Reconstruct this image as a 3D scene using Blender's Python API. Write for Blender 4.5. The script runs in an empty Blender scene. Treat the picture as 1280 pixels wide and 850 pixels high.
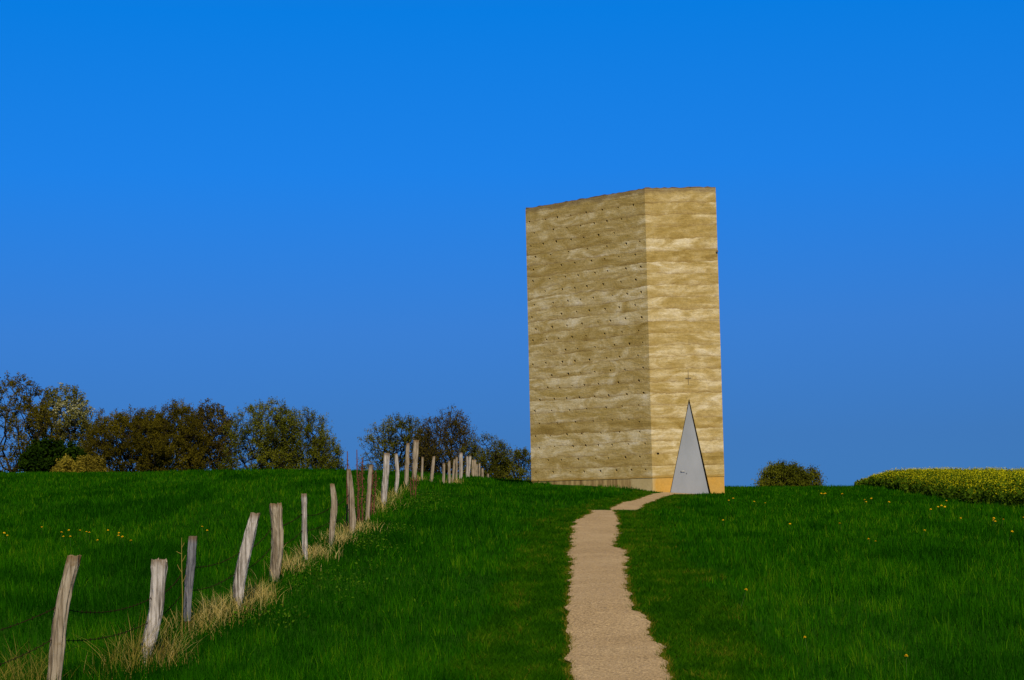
import bpy, bmesh, math, random
import numpy as np
from mathutils import Vector, Matrix

random.seed(7)
rng = np.random.default_rng(11)
sc = bpy.context.scene
COL = sc.collection

# ------------------------------------------------------------------ camera
F = 2317.0                      # focal length in pixels of the 1280 wide photograph
CX, CY = 640.0, 425.0
EYE = 1.70                      # eye height, world z
PITCH = math.atan(197.0 / F)
ROLL = math.radians(1.2)
fw = Vector((0, math.cos(PITCH), math.sin(PITCH)))
up0 = Vector((0, -math.sin(PITCH), math.cos(PITCH)))
rt0 = Vector((1, 0, 0))
rt = rt0 * math.cos(ROLL) - up0 * math.sin(ROLL)
up = up0 * math.cos(ROLL) + rt0 * math.sin(ROLL)


def at(px, py, D):
    """point at ground distance D (world y) seen in the direction of a photograph pixel"""
    d = fw + rt * ((px - CX) / F) + up * ((CY - py) / F)
    return Vector((0, 0, EYE)) + d * (D / d.y)


cam_d = bpy.data.cameras.new("camera")
cam = bpy.data.objects.new("camera", cam_d)
COL.objects.link(cam)
cam_d.sensor_width = 36.0
cam_d.lens = 36.0 * F / 1280.0
cam_d.clip_start = 0.1
cam_d.clip_end = 20000
M4 = Matrix((rt, up, -fw)).transposed().to_4x4()
M4.translation = (0, 0, EYE)
cam.matrix_world = M4
sc.camera = cam

# ------------------------------------------------------------------ numeric helpers


def vnoise(x, y, seed=0):
    """smooth 2-D value noise in 0..1 (numpy)"""
    x = np.asarray(x, float); y = np.asarray(y, float)
    xi = np.floor(x).astype(np.int64); yi = np.floor(y).astype(np.int64)
    fx = x - xi; fy = y - yi
    fx = fx * fx * (3 - 2 * fx); fy = fy * fy * (3 - 2 * fy)

    def h(a, b):
        n = (a * 374761393 + b * 668265263 + seed * 974711) & 0x7fffffff
        n = ((n ^ (n >> 13)) * 1274126177) & 0x7fffffff
        return ((n ^ (n >> 16)) & 0xffff) / 65535.0
    return (h(xi, yi) * (1 - fx) + h(xi + 1, yi) * fx) * (1 - fy) + (h(xi, yi + 1) * (1 - fx) + h(xi + 1, yi + 1) * fx) * fy


def fbm(x, y, seed=0, o=3):
    s = 0; a = 1; t = 0
    for k in range(o):
        s = s + a * vnoise(x * 2 ** k + 13.7 * k, y * 2 ** k + 7.1 * k, seed + k); t += a; a *= .5
    return s / t


def mesh_np(name, verts, polys, mats, parent=None, matidx=None, tint=None, smooth=False):
    """polys: list of index arrays (n,k)"""
    me = bpy.data.meshes.new(name)
    verts = np.asarray(verts, np.float32)
    me.vertices.add(len(verts)); me.vertices.foreach_set("co", verts.ravel())
    loops = np.concatenate([np.asarray(p, np.int32).ravel() for p in polys])
    tot = np.concatenate([np.full(len(p), p.shape[1], np.int32) for p in map(np.asarray, polys)])
    me.loops.add(len(loops)); me.loops.foreach_set("vertex_index", loops)
    me.polygons.add(len(tot))
    st = np.zeros(len(tot), np.int32); st[1:] = np.cumsum(tot)[:-1]
    me.polygons.foreach_set("loop_start", st)
    for m in (mats if isinstance(mats, (list, tuple)) else [mats]):
        me.materials.append(m)
    if matidx is not None:
        me.polygons.foreach_set("material_index", np.asarray(matidx, np.int32))
    me.polygons.foreach_set("use_smooth", np.full(len(tot), bool(smooth)))
    me.update(calc_edges=True)
    me.validate()
    if tint is not None:
        a = me.attributes.new("tint", 'FLOAT', 'POINT')
        a.data.foreach_set("value", np.asarray(tint, np.float32))
    o = bpy.data.objects.new(name, me)
    COL.objects.link(o)
    if parent is not None:
        o.parent = parent
    return o


class MB:
    """collects pieces into one mesh"""
    def __init__(s): s.v = []; s.f = []; s.m = []; s.t = []; s.n = 0

    def add(s, v, f, mat=0, tint=0.5):
        v = np.asarray(v, float)
        s.v.append(v)
        for q in f:
            s.f.append([i + s.n for i in q]); s.m.append(mat)
        s.t.append(np.full(len(v), tint)); s.n += len(v)

    def tube(s, pts, rad, k=6, mat=0, cap=True, tint=.5):
        pts = [Vector(p) for p in pts]
        if not hasattr(rad, '__len__'): rad = [rad] * len(pts)
        V = []
        for i, p in enumerate(pts):
            d = (pts[min(i + 1, len(pts) - 1)] - pts[max(i - 1, 0)]).normalized()
            a = d.cross(Vector((0, 1, 0.01)) if abs(d.y) < .9 else Vector((1, 0, 0))).normalized(); b = d.cross(a)
            for j in range(k):
                t = 2 * math.pi * j / k
                V.append(p + (a * math.cos(t) + b * math.sin(t)) * rad[i])
        Fs = []
        for i in range(len(pts) - 1):
            for j in range(k):
                Fs.append((i * k + j, i * k + (j + 1) % k, (i + 1) * k + (j + 1) % k, (i + 1) * k + j))
        if cap:
            Fs.append(tuple(range(k))[::-1]); Fs.append(tuple((len(pts) - 1) * k + j for j in range(k)))
        s.add([tuple(v) for v in V], Fs, mat, tint)

    def build(s, name, mats, parent=None, smooth=False, off=(0, 0, 0)):
        me = bpy.data.meshes.new(name)
        V = np.concatenate(s.v) - np.asarray(off, float)
        me.from_pydata(V.tolist(), [], s.f)
        for m in (mats if isinstance(mats, (list, tuple)) else [mats]): me.materials.append(m)
        me.polygons.foreach_set("material_index", np.array(s.m, np.int32))
        me.polygons.foreach_set("use_smooth", np.full(len(s.f), smooth))
        me.update()
        a = me.attributes.new("tint", 'FLOAT', 'POINT')
        a.data.foreach_set("value", np.concatenate(s.t).astype(np.float32))
        o = bpy.data.objects.new(name, me); COL.objects.link(o)
        if parent is not None: o.parent = parent
        return o


def tag(o, label=None, cat=None, group=None, kind=None):
    if label: o["label"] = label
    if cat: o["category"] = cat
    if group: o["group"] = group
    if kind: o["kind"] = kind
    return o


def empty(name, loc):
    o = bpy.data.objects.new(name, None); COL.objects.link(o); o.location = loc
    o.empty_display_size = .3
    return o

# ------------------------------------------------------------------ materials


class NT:
    def __init__(s, name):
        s.m = bpy.data.materials.new(name); s.m.use_nodes = True
        s.t = s.m.node_tree; s.t.nodes.clear()
        s.out = s.t.nodes.new('ShaderNodeOutputMaterial')

    def n(s, typ, ins=None, **kw):
        nd = s.t.nodes.new('ShaderNode' + typ)
        for k, v in kw.items(): setattr(nd, k, v)
        for k, v in (ins or {}).items():
            i = nd.inputs[k]
            if hasattr(v, 'is_output') or isinstance(v, bpy.types.NodeSocket): s.t.links.new(v, i)
            else: i.default_value = v
        return nd

    def math(s, op, a, b=0.0, c=None, clamp=False):
        nd = s.n('Math', operation=op, use_clamp=clamp)
        for i, v in enumerate((a, b) if c is None else (a, b, c)):
            if isinstance(v, bpy.types.NodeSocket): s.t.links.new(v, nd.inputs[i])
            else: nd.inputs[i].default_value = v
        return nd.outputs[0]

    def mix(s, fac, a, b, blend='MIX'):
        nd = s.n('Mix', data_type='RGBA', blend_type=blend)
        for i, v in ((0, fac), (6, a), (7, b)):
            if isinstance(v, bpy.types.NodeSocket): s.t.links.new(v, nd.inputs[i])
            else: nd.inputs[i].default_value = (*v, 1) if hasattr(v, '__len__') and len(v) == 3 else v
        return nd.outputs[2]

    def ramp(s, fac, stops, interp='LINEAR'):
        nd = s.n('ValToRGB', {'Fac': fac}); cr = nd.color_ramp; cr.interpolation = interp
        while len(cr.elements) < len(stops): cr.elements.new(.5)
        for e, (p, c) in zip(cr.elements, stops):
            e.position = p; e.color = (*c, 1) if hasattr(c, '__len__') else (c, c, c, 1)
        return nd.outputs[0]

    def noise(s, vec, scale, detail=4, rough=.55, dist=0.0):
        nd = s.n('TexNoise', {'Vector': vec, 'Scale': scale, 'Detail': detail, 'Roughness': rough, 'Distortion': dist})
        return nd.outputs[0]

    def mapping(s, vec, scale=(1, 1, 1), loc=(0, 0, 0), rot=(0, 0, 0)):
        return s.n('Mapping', {'Vector': vec, 'Scale': scale, 'Location': loc, 'Rotation': rot}).outputs[0]

    def finish(s, col, rough=.8, bump=None, bump_s=.3, bump_d=.02, spec=.3, metal=0.0):
        b = s.n('BsdfPrincipled', {'Base Color': col if isinstance(col, bpy.types.NodeSocket) else (*col, 1),
                                   'Roughness': rough, 'Metallic': metal, 'Specular IOR Level': spec})
        if bump is not None:
            bp = s.n('Bump', {'Height': bump, 'Strength': bump_s, 'Distance': bump_d})
            s.t.links.new(bp.outputs[0], b.inputs['Normal'])
        s.t.links.new(b.outputs[0], s.out.inputs[0])
        return s.m


def leaf_mat(name, stops, transl=.35, rough=.75, spec=.04):
    n = NT(name)
    a = n.n('Attribute', attribute_name='tint').outputs['Fac']
    c = n.ramp(a, stops)
    d = n.n('BsdfPrincipled', {'Base Color': c, 'Roughness': rough, 'Specular IOR Level': spec}).outputs[0]
    t = n.n('BsdfTranslucent', {'Color': c}).outputs[0]
    mx = n.n('MixShader', {0: transl, 1: d, 2: t}).outputs[0]
    n.t.links.new(mx, n.out.inputs[0])
    return n.m


def m_rammed():
    n = NT('rammed_concrete')
    pos = n.n('TexCoord').outputs['Object']
    xyz = n.n('SeparateXYZ', {0: pos})
    z = xyz.outputs[2]
    # wavy course joints, every 0.5 m
    w1 = n.noise(n.mapping(pos, (.45, .45, .9)), 1.0, 3)
    w2 = n.noise(n.mapping(pos, (1.9, 1.9, 2.2)), 1.0, 4, .6)
    wob = n.math('ADD', n.math('MULTIPLY', n.math('SUBTRACT', w1, .5), .60), n.math('MULTIPLY', n.math('SUBTRACT', w2, .5), .36))
    zl = n.math('ADD', n.math('MULTIPLY', z, 2.0), wob)
    lay = n.math('FLOOR', zl)
    fr = n.math('FRACT', zl)
    tone = n.n('TexWhiteNoise', {'W': lay}, noise_dimensions='1D').outputs[0]
    # each filling has its own clouds: pale slurry, ochre sand
    sh = n.n('CombineXYZ', {0: n.math('MULTIPLY', lay, 3.7), 1: n.math('MULTIPLY', lay, 1.3), 2: n.math('MULTIPLY', tone, 4.0)}).outputs[0]
    p2 = n.n('VectorMath', {0: pos, 1: sh}, operation='ADD').outputs[0]
    cl = n.noise(n.mapping(p2, (.62, .62, 1.45), rot=(0, .42, 0)), .95, 6, .56, 1.9)
    cl2 = n.noise(n.mapping(pos, (.45, .45, 3.6), rot=(0, .10, 0)), 1.2, 7, .66, .8)
    cl3 = n.noise(n.mapping(pos, (.22, .22, .5)), 1.0, 2)
    cl4 = n.noise(n.mapping(p2, (.8, .8, 7.5), rot=(0, .38, 0)), 1.3, 6, .7, .7)
    fac = n.math('ADD', n.math('MULTIPLY', cl, .60), n.math('ADD', n.math('MULTIPLY', cl2, .28), n.math('MULTIPLY', cl4, .20)))
    fac = n.math('ADD', fac, n.math('MULTIPLY', n.math('SUBTRACT', tone, .5), .12))
    fac = n.math('ADD', fac, n.math('MULTIPLY', n.math('SUBTRACT', cl3, .5), .16))
    col = n.ramp(fac, [(.34, (.232, .147, .032)), (.45, (.322, .218, .060)), (.54, (.385, .275, .098)), (.62, (.490, .378, .180)), (.76, (.64, .54, .35))])
    oc = n.noise(n.mapping(p2, (.5, .5, 1.5), (9, 3, 5)), .9, 3, .5, .5)
    col = n.mix(n.math('MULTIPLY', n.ramp(oc, [(.62, 0.0), (.74, 1.0)]), .5), col, (.30, .20, .035))
    # joint: broken brown seam, sharp below and fading upwards
    jn = n.noise(n.mapping(pos, (.9, .9, .5)), 1.5, 5, .65)
    jw = n.ramp(jn, [(.38, .12), (.56, 1.0)])
    seam = n.ramp(fr, [(0.0, .7), (.03, 1.0), (.09, .42), (.28, .12), (.5, 0.0), (.97, 0.0), (1.0, .7)])
    col = n.mix(n.math('MULTIPLY', n.math('MULTIPLY', seam, jw), .68), col, (.19, .11, .035))
    # fine mottling and pits
    sp = n.noise(pos, 9, 5, .7)
    col = n.mix(.50, col, n.ramp(sp, [(.3, .34), (.5, .5), (.7, .68)]), 'OVERLAY')
    pit = n.noise(n.mapping(pos, (1, 1, 1.6)), 13, 2, .5)
    col = n.mix(n.math('MULTIPLY', n.ramp(pit, [(.66, 0.0), (.73, 1.0)]), .5), col, (.12, .08, .035))
    # weathering at the rim and the damp foot
    rim = n.ramp(n.math('ADD', n.math('MULTIPLY', n.math('SUBTRACT', z, 11.72), 3.0), n.math('MULTIPLY', n.math('SUBTRACT', w2, .5), 1.6)), [(.35, 0.0), (.8, 1.0)])
    col = n.mix(n.math('MULTIPLY', rim, .5), col, (.13, .085, .04))
    foot = n.ramp(n.math('ADD', n.math('MULTIPLY', z, 4.5), n.math('MULTIPLY', n.math('SUBTRACT', w1, .5), .9)), [(0.0, 1.0), (.65, 0.0)])
    col = n.mix(n.math('MULTIPLY', foot, .75), col, (.32, .18, .025))
    bh = n.math('ADD', n.math('MULTIPLY', sp, .55), n.math('ADD', n.math('MULTIPLY', cl2, .9), n.math('MULTIPLY', pit, -.5)))
    return n.finish(col, .92, bh, .7, .03, spec=.08)


def m_plinth():
    n = NT('concrete_footing')
    pos = n.n('TexCoord').outputs['Object']
    z = n.n('SeparateXYZ', {0: pos}).outputs[2]
    a = n.noise(n.mapping(pos, (1, 1, .8)), 1.1, 4)
    b = n.noise(pos, 12, 4, .7)
    # local x: the near corner is at x = 0; iron staining on the entrance side
    x = n.n('SeparateXYZ', {0: pos}).outputs[0]
    st = n.ramp(n.math('ADD', x, n.math('MULTIPLY', n.math('SUBTRACT', a, .5), .7)), [(.02, 0.0), (.18, 1.0)])
    col = n.mix(n.math('MULTIPLY', st, n.ramp(a, [(.3, .55), (.7, 1.0)])), n.ramp(a, [(.3, (.34, .24, .085)), (.7, (.46, .35, .165))]), (.47, .24, .030))
    # brown weathering on the long side, beyond the pale slab at the corner
    le = n.ramp(n.math('ADD', n.math('MULTIPLY', x, -1.0), n.math('MULTIPLY', n.math('SUBTRACT', b, .5), .25)), [(.80, 0.0), (.90, 1.0)])
    lv = n.ramp(n.noise(n.mapping(pos, (2.6, 2.6, .25)), 1.4, 4), [(.35, (.10, .050, .012)), (.62, (.42, .29, .105))])
    col = n.mix(n.math('MULTIPLY', le, .9), col, lv)
    col = n.mix(.35, col, n.ramp(b, [(.3, .35), (.7, .66)]), 'OVERLAY')
    return n.finish(col, 1.0, b, .5, .01, spec=0)


def m_simple(name, c1, c2, scale=8, rough=.7, bump=.3, bd=.005, metal=0.0, stretch=(1, 1, 1), spec=.3):
    n = NT(name)
    pos = n.n('TexCoord').outputs['Object']
    a = n.noise(n.mapping(pos, stretch), scale, 5, .6)
    return n.finish(n.ramp(a, [(.3, c1), (.7, c2)]), rough, a, bump, bd, spec, metal)


def m_wood(name, dark, mid, pale, cap):
    n = NT(name)
    pos = n.n('TexCoord').outputs['Object']
    g = n.noise(n.mapping(pos, (60, 60, 2.2)), 1.0, 4, .6, .4)
    g2 = n.noise(n.mapping(pos, (22, 22, .9)), 1.0, 3, .6, .6)
    big = n.noise(n.mapping(pos, (5, 5, 2.5)), 1.0, 4, .6)
    col = n.ramp(n.math('ADD', n.math('MULTIPLY', g, .45), n.math('ADD', n.math('MULTIPLY', g2, .3), n.math('MULTIPLY', big, .3))),
                 [(.42, dark), (.51, mid), (.60, pale)])
    crack = n.ramp(g2, [(.31, 1.0), (.41, 0.0)])
    col = n.mix(n.math('MULTIPLY', crack, .85), col, (.022, .015, .01))
    lich = n.noise(pos, 14, 3, .6)
    col = n.mix(n.math('MULTIPLY', n.ramp(lich, [(.60, 0.0), (.72, 1.0)]), .45), col, cap)
    gz = n.n('SeparateXYZ', {0: n.n('TexCoord').outputs['Generated']}).outputs[2]
    capf = n.ramp(n.math('ADD', gz, n.math('MULTIPLY', n.math('SUBTRACT', lich, .5), .10)), [(.93, 0.0), (.985, 1.0)])
    col = n.mix(n.math('MULTIPLY', capf, .7), col, (.13, .075, .025))
    return n.finish(col, .92, n.math('ADD', g, g2), .9, .015, spec=.04)


MT = {}
MT['rammed'] = m_rammed()
MT['plinth'] = m_plinth()
MT['roof'] = m_simple('roof_screed', (.060, .040, .022), (.16, .115, .07), 5, .9)
MT['door'] = m_simple('grey_steel', (.205, .208, .198), (.275, .275, .262), .9, .55, .08, .004, .15, (1, 1, .5), .35)
MT['steel'] = m_simple('dull_steel', (.14, .14, .13), (.26, .25, .23), 20, .5, .2, .002, .8)
MT['bronze'] = m_simple('dark_bronze', (.10, .07, .035), (.17, .125, .07), 20, .6, .2, .002, .5)
MT['wood_pale'] = m_wood('silvery_split_oak', (.085, .068, .048), (.245, .205, .155), (.46, .40, .325), (.21, .165, .075))
MT['wood_tan'] = m_wood('tan_weathered_oak', (.07, .050, .030), (.20, .150, .090), (.33, .265, .175), (.17, .11, .04))
MT['wood_dark'] = m_wood('dark_grey_oak', (.035, .033, .035), (.10, .095, .095), (.19, .18, .17), (.16, .10, .05))
MT['rot'] = m_simple('rotten_oak', (.05, .022, .012), (.17, .075, .03), 14, .95, .8, .01, 0, (3, 3, .5), .05)
MT['wire'] = m_simple('rusty_wire', (.012, .008, .005), (.035, .020, .010), 40, .9, .2, .001, 0, (1, 1, 1), 0)
MT['bark'] = m_simple('grey_brown_bark', (.016, .012, .006), (.042, .031, .016), 3, 1.0, .5, .02, 0, (1, 1, .3), 0)
MT['dock'] = m_simple('dry_dock', (.060, .016, .008), (.15, .050, .018), 30, .9, .2, .002)
MT['grass'] = leaf_mat('grass_blades', [(0.0, (.004, .032, .0004)), (.3, (.009, .058, .0005)), (.55, (.015, .084, .0006)), (.8, (.028, .115, .0008)), (1.0, (.075, .15, .003))], .30, .8, .0)
MT['turf'] = leaf_mat('short_turf', [(0.0, (.010, .048, .0005)), (.5, (.024, .084, .0008)), (.85, (.048, .116, .0016)), (1.0, (.19, .13, .015))], .30, .8, .0)
MT['dry'] = leaf_mat('dry_grass', [(0.0, (.07, .10, .004)), (.35, (.20, .150, .018)), (.7, (.34, .245, .060)), (1.0, (.47, .36, .12))], .25, .75, .1)
MT['weed'] = leaf_mat('weed_leaves', [(0.0, (.015, .055, .002)), (1.0, (.07, .14, .004))], .3)
MT['rape_g'] = leaf_mat('rape_leaves', [(0.0, (.018, .050, .001)), (1.0, (.070, .115, .003))], .3)
MT['rape_y'] = leaf_mat('rape_petals', [(0.0, (.30, .28, .004)), (1.0, (.60, .53, .006))], .3)
MT['dand'] = leaf_mat('dandelion_petals', [(0.0, (.75, .42, .006)), (1.0, (.82, .52, .012))], .2)
MT['dstem'] = leaf_mat('dandelion_stem', [(0.0, (.06, .10, .02)), (1.0, (.09, .13, .03))], .2)


def m_soil():
    n = NT('field_soil')
    pos = n.n('TexCoord').outputs['Object']
    a = n.noise(pos, .25, 5, .6); b = n.noise(pos, 9, 4, .7)
    col = n.ramp(n.math('ADD', n.math('MULTIPLY', a, .6), n.math('MULTIPLY', b, .4)), [(.35, (.008, .030, .002)), (.55, (.014, .055, .003)), (.7, (.030, .065, .006))])
    return n.finish(col, 1.0, b, .5, .03, spec=0)


def m_gravel():
    n = NT('sandy_gravel')
    pos = n.n('TexCoord').outputs['Object']
    a = n.noise(pos, .9, 4, .6); b = n.noise(pos, 38, 3, .75); c = n.noise(pos, 13, 4, .7)
    col = n.ramp(a, [(.3, (.28, .187, .086)), (.55, (.325, .222, .107)), (.75, (.37, .26, .130))])
    col = n.mix(.75, col, n.ramp(b, [(.32, .10), (.5, .5), (.68, .92)]), 'OVERLAY')
    col = n.mix(.40, col, n.ramp(c, [(.3, .36), (.7, .64)]), 'OVERLAY')
    v = n.n('TexVoronoi', {'Vector': pos, 'Scale': 42.0}).outputs[0]
    return n.finish(col, .95, n.math('ADD', b, v), .7, .012, spec=.1)


MT['soil'] = m_soil()
MT['gravel'] = m_gravel()

# ------------------------------------------------------------------ terrain
LOW = .07       # the pixels below are read on top of the grass
ctrl = [  # px, py, distance
    (775, 850, 15.8), (750, 740, 23), (745, 690, 31), (745, 657, 40), (750, 631.5, 50), (768, 639, 55.5), (780, 629, 59), (795, 622, 65), (812, 617, 70), (840, 613.5, 75.5),
    (860, 613, 78), (905, 612, 78), (905, 612, 84),
    (664, 598.3, 82), (740, 602.2, 79.5), (790, 606.5, 77.5), (700, 612, 72), (700, 634, 50), (650, 620, 58),
    (68, 862, 16.5), (182, 828, 19.6), (234, 784, 22), (300, 759, 24.5), (344, 718, 28), (381, 694, 31.5), (414, 681, 34), (440, 661, 37.5), (460, 643, 41), (480, 628, 45), (495, 613, 50), (508, 602, 56), (519, 599, 61),
    (539, 603, 68), (555, 603, 73), (566, 599, 79), (578, 593, 86), (592, 593, 93), (603, 597, 101), (612, 601, 112),
    (640, 603, 90), (640, 603, 84),
    (600, 628, 54), (600, 670, 36), (560, 760, 23), (500, 850, 16), (600, 850, 15.9), (620, 604, 80), (590, 606, 74),
    (0, 860, 16.5), (0, 760, 22), (0, 690, 32), (0, 640, 50), (0, 612, 70), (0, 589, 100), (200, 590, 100), (400, 591, 102), (250, 650, 42), (250, 610, 68), (350, 605, 72), (440, 600, 75), (-250, 760, 22), (-250, 640, 50), (-250, 592, 100),
    (1000, 608, 86), (1080, 606, 98), (1280, 632, 45), (1180, 620, 62), (1280, 850, 15), (1280, 740, 22), (1100, 850, 15.5), (1100, 740, 22.5), (1100, 662, 36), (1280, 680, 30.5), (1000, 632, 56), (900, 642, 46), (950, 615, 74),
    (1500, 760, 20), (1500, 640, 42), (1500, 625, 60), (1280, 606, 100),
]
P = []
for px, py, D in ctrl:
    q = at(px, py, D); P.append((q.x, q.y, q.z - LOW - .0012 * D))
P += [(x, y, -.02 + s * x) for x, y, s in ((0, 0, 0), (-8, 2, .0), (8, 2, 0), (-15, -12, 0), (15, -12, 0), (0, -14, 0), (-4, 9, 0), (4, 9, 0))]
P += [(-45, 150, 3.45), (-20, 150, 3.2), (-6, 150, 2.2), (2, 140, 1.7), (12, 130, 1.35), (30, 130, 1.4), (-30, 185, 3.3), (-8, 185, 2.2), (12, 180, 1.0), (35, 180, .9),
      (-70, 120, 3.6), (-60, 60, 1.8), (60, 60, .9), (60, 110, 1.5), (-50, 10, .2), (50, 10, -.2), (0, 200, 1.4), (-60, 200, 3.0), (60, 200, .6)]
P = np.array(P)


def _phi(r2): return np.where(r2 > 1e-9, .5 * r2 * np.log(np.maximum(r2, 1e-9)), 0)


S = 20.0
_n = len(P)
_A = np.zeros((_n + 3, _n + 3))
_d2 = ((P[:, None, :2] - P[None, :, :2]) ** 2).sum(-1) / S ** 2
_A[:_n, :_n] = _phi(_d2) + np.eye(_n) * .004
_A[:_n, _n] = 1; _A[:_n, _n + 1:] = P[:, :2] / S; _A[_n:, :_n] = _A[:_n, _n:].T
_w = np.linalg.solve(_A, np.concatenate([P[:, 2], np.zeros(3)]))


def terrain(x, y):
    x = np.atleast_1d(np.asarray(x, float)); y = np.atleast_1d(np.asarray(y, float))
    xc = np.clip(x, -75, 75); yc = np.clip(y, -15, 205)
    z = np.empty(len(xc))
    for i in range(0, len(xc), 20000):
        a = xc[i:i + 20000]; b = yc[i:i + 20000]
        r2 = ((a[:, None] - P[None, :, 0]) ** 2 + (b[:, None] - P[None, :, 1]) ** 2) / S ** 2
        z[i:i + 20000] = _phi(r2) @ _w[:_n] + _w[_n] + a / S * _w[_n + 1] + b / S * _w[_n + 2]
    out = np.hypot(np.maximum(np.abs(x) - 75, 0), np.maximum(np.maximum(y - 190, -15 - y), 0))
    z = z - np.minimum(out * .035, 9 + out * .004)
    return z


def tz(x, y): return float(terrain([x], [y])[0])


def ground_hit(px, py, h=0.0):
    Ds = np.linspace(12, 130, 1200)
    pts = np.array([at(px, py, D) for D in Ds])
    g = terrain(pts[:, 0], pts[:, 1]) + h
    i = np.nonzero(pts[:, 2] < g)[0]
    k = i[0] if len(i) else int(np.argmin(pts[:, 2] - g))
    return Vector((pts[k, 0], pts[k, 1], g[k] - h))


def graded(a, b, step, lo, hi):
    v = list(np.arange(a, b + 1e-6, step)); s = step; x = b
    while x < hi: s *= 1.35; x += s; v.append(x)
    s = step; x = a
    while x > lo: s *= 1.35; x -= s; v.insert(0, x)
    return np.array(v)


gx = graded(-46, 46, .8, -2500, 2500); gy = graded(-6, 130, .8, -900, 5000)
GX, GY = np.meshgrid(gx, gy)
gz = terrain(GX.ravel(), GY.ravel())
nx, ny = len(gx), len(gy)
ii = (np.arange(ny - 1)[:, None] * nx + np.arange(nx - 1)[None]).ravel()
ground = mesh_np('ground', np.stack([GX.ravel(), GY.ravel(), gz], 1), [np.stack([ii, ii + 1, ii + nx + 1, ii + nx], 1)], MT['soil'], smooth=True)
tag(ground, 'rolling field ground under the green grass, rising towards the tower', 'ground', kind='structure')

# ------------------------------------------------------------------ path
_yD = np.array([(631, 50.3), (657, 40), (690, 31), (740, 23), (850, 15.8)])
rows = [(850, 721, 836), (836, 716, 836), (824, 712, 832), (817, 710.5, 827), (804, 709, 829), (797, 710, 817), (785, 709, 813), (774, 710, 810), (765, 710, 806), (760, 709, 796), (757, 709, 790), (746, 709, 791),
        (727, 713, 781), (712, 714, 782), (700, 715, 783), (690, 713, 783), (684, 712, 781), (678, 715, 768), (668, 715, 771), (662, 715, 774), (655, 716, 772), (649, 721, 771), (643, 733, 771), (639, 740, 770), (633, 734, 767)]
PR = []
for y, l, r in rows:
    D = float(np.interp(y, _yD[:, 0], _yD[:, 1]))
    PR.append((D, at(l, y, D).x, at(r, y, D).x))
for D, l, r in ((54, 746, 776), (58.5, 765, 799), (62, 779, 808), (65, 789, 816), (68.5, 801, 825), (72, 810, 833), (75, 816, 842), (76.9, 830, 882)):
    PR.append((D, at(l, 622, D).x, at(r, 622, D).x))
for D in (14, 10, 5, 0, -8, -14):
    PR.insert(0, (D, PR[0][1] - .004, PR[0][2] + .01))
PR.sort(); PR = np.array(PR)


def path_edges(y):
    k = np.clip(y / 30, .6, 1.0)
    n1 = ((vnoise(y * 1.7, y * 0 + 3, 5) - .5) * .10 + (vnoise(y * 4.3, y * 0 + 9, 6) - .5) * .07 + (vnoise(y * 11, y * 0 + 5, 16) - .5) * .05) * k
    n2 = ((vnoise(y * 1.7, y * 0 + 23, 7) - .5) * .10 + (vnoise(y * 4.3, y * 0 + 19, 8) - .5) * .07 + (vnoise(y * 11, y * 0 + 15, 18) - .5) * .05) * k
    return np.interp(y, PR[:, 0], PR[:, 1]) + n1, np.interp(y, PR[:, 0], PR[:, 2]) + n2


py_ = np.arange(-14, 77.02, .05)
L_, R_ = path_edges(py_)
nc = 9
T = np.linspace(0, 1, nc)
PX = L_[:, None] * (1 - T) + R_[:, None] * T
PY = np.repeat(py_[:, None], nc, 1)
crown = .022 + .012 * np.sin(np.pi * T)[None, :] + 0 * PX + (vnoise(PX.ravel() * 1.2, PY.ravel() * .8, 3).reshape(PX.shape) - .5) * .012
PZ = terrain(PX.ravel(), PY.ravel()).reshape(PX.shape) + crown
ii = (np.arange(len(py_) - 1)[:, None] * nc + np.arange(nc - 1)[None]).ravel()
path = mesh_np('path', np.stack([PX.ravel(), PY.ravel(), PZ.ravel()], 1), [np.stack([ii, ii + 1, ii + nc + 1, ii + nc], 1)], MT['gravel'], smooth=True)
tag(path, 'narrow sandy gravel footpath with ragged grass edges leading to the tower', 'path', kind='structure')

# ------------------------------------------------------------------ chapel
ZB = at(813, 597.5, 77).z                # underside of the rammed walls
ZT = at(803.5, 236, 77).z
A = at(810.8, 420, 77); A = Vector((A.x, 77, 0))
pB = at(899.5, 420, 77.0); B = Vector((pB.x + .03, 77.05, 0))
pC = at(660.5, 430, 81.8); C = Vector((pC.x, 81.8, 0))
E_ = Vector((8.75, 83.6, 0)); G_ = Vector((3.9, 87.4, 0))
root = empty('chapel', (A.x, A.y, ZB))
tag(root, 'tall windowless chapel tower of banded sandy rammed concrete with triangular door', 'chapel')
OFF = Vector((A.x, A.y, ZB))
ring = [A - Vector((A.x, A.y, 0)), B - Vector((A.x, A.y, 0)), E_ - Vector((A.x, A.y, 0)), G_ - Vector((A.x, A.y, 0)), C - Vector((A.x, A.y, 0))]
HT = ZT - ZB


def prism_bm(bm, pts, d):
    """closed prism from a polygon, extruded along d"""
    a = [bm.verts.new(p) for p in pts]; b = [bm.verts.new(Vector(p) + d) for p in pts]
    fs = [bm.faces.new(a), bm.faces.new(b[::-1])]
    for i in range(len(pts)):
        fs.append(bm.faces.new((a[i], b[i], b[(i + 1) % len(pts)], a[(i + 1) % len(pts)])))
    bmesh.ops.recalc_face_normals(bm, faces=fs)
    return fs


def tmp_obj(bm, name):
    bmesh.ops.recalc_face_normals(bm, faces=bm.faces)
    me = bpy.data.meshes.new(name); bm.to_mesh(me); bm.free()
    o = bpy.data.objects.new(name, me); COL.objects.link(o)
    return o


# wall solid: slightly uneven top rim, pentagonal plan
bm = bmesh.new()
prism_bm(bm, ring, Vector((0, 0, HT)))
wall = tmp_obj(bm, 'wall')
wall.data.materials.append(MT['rammed'])
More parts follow.
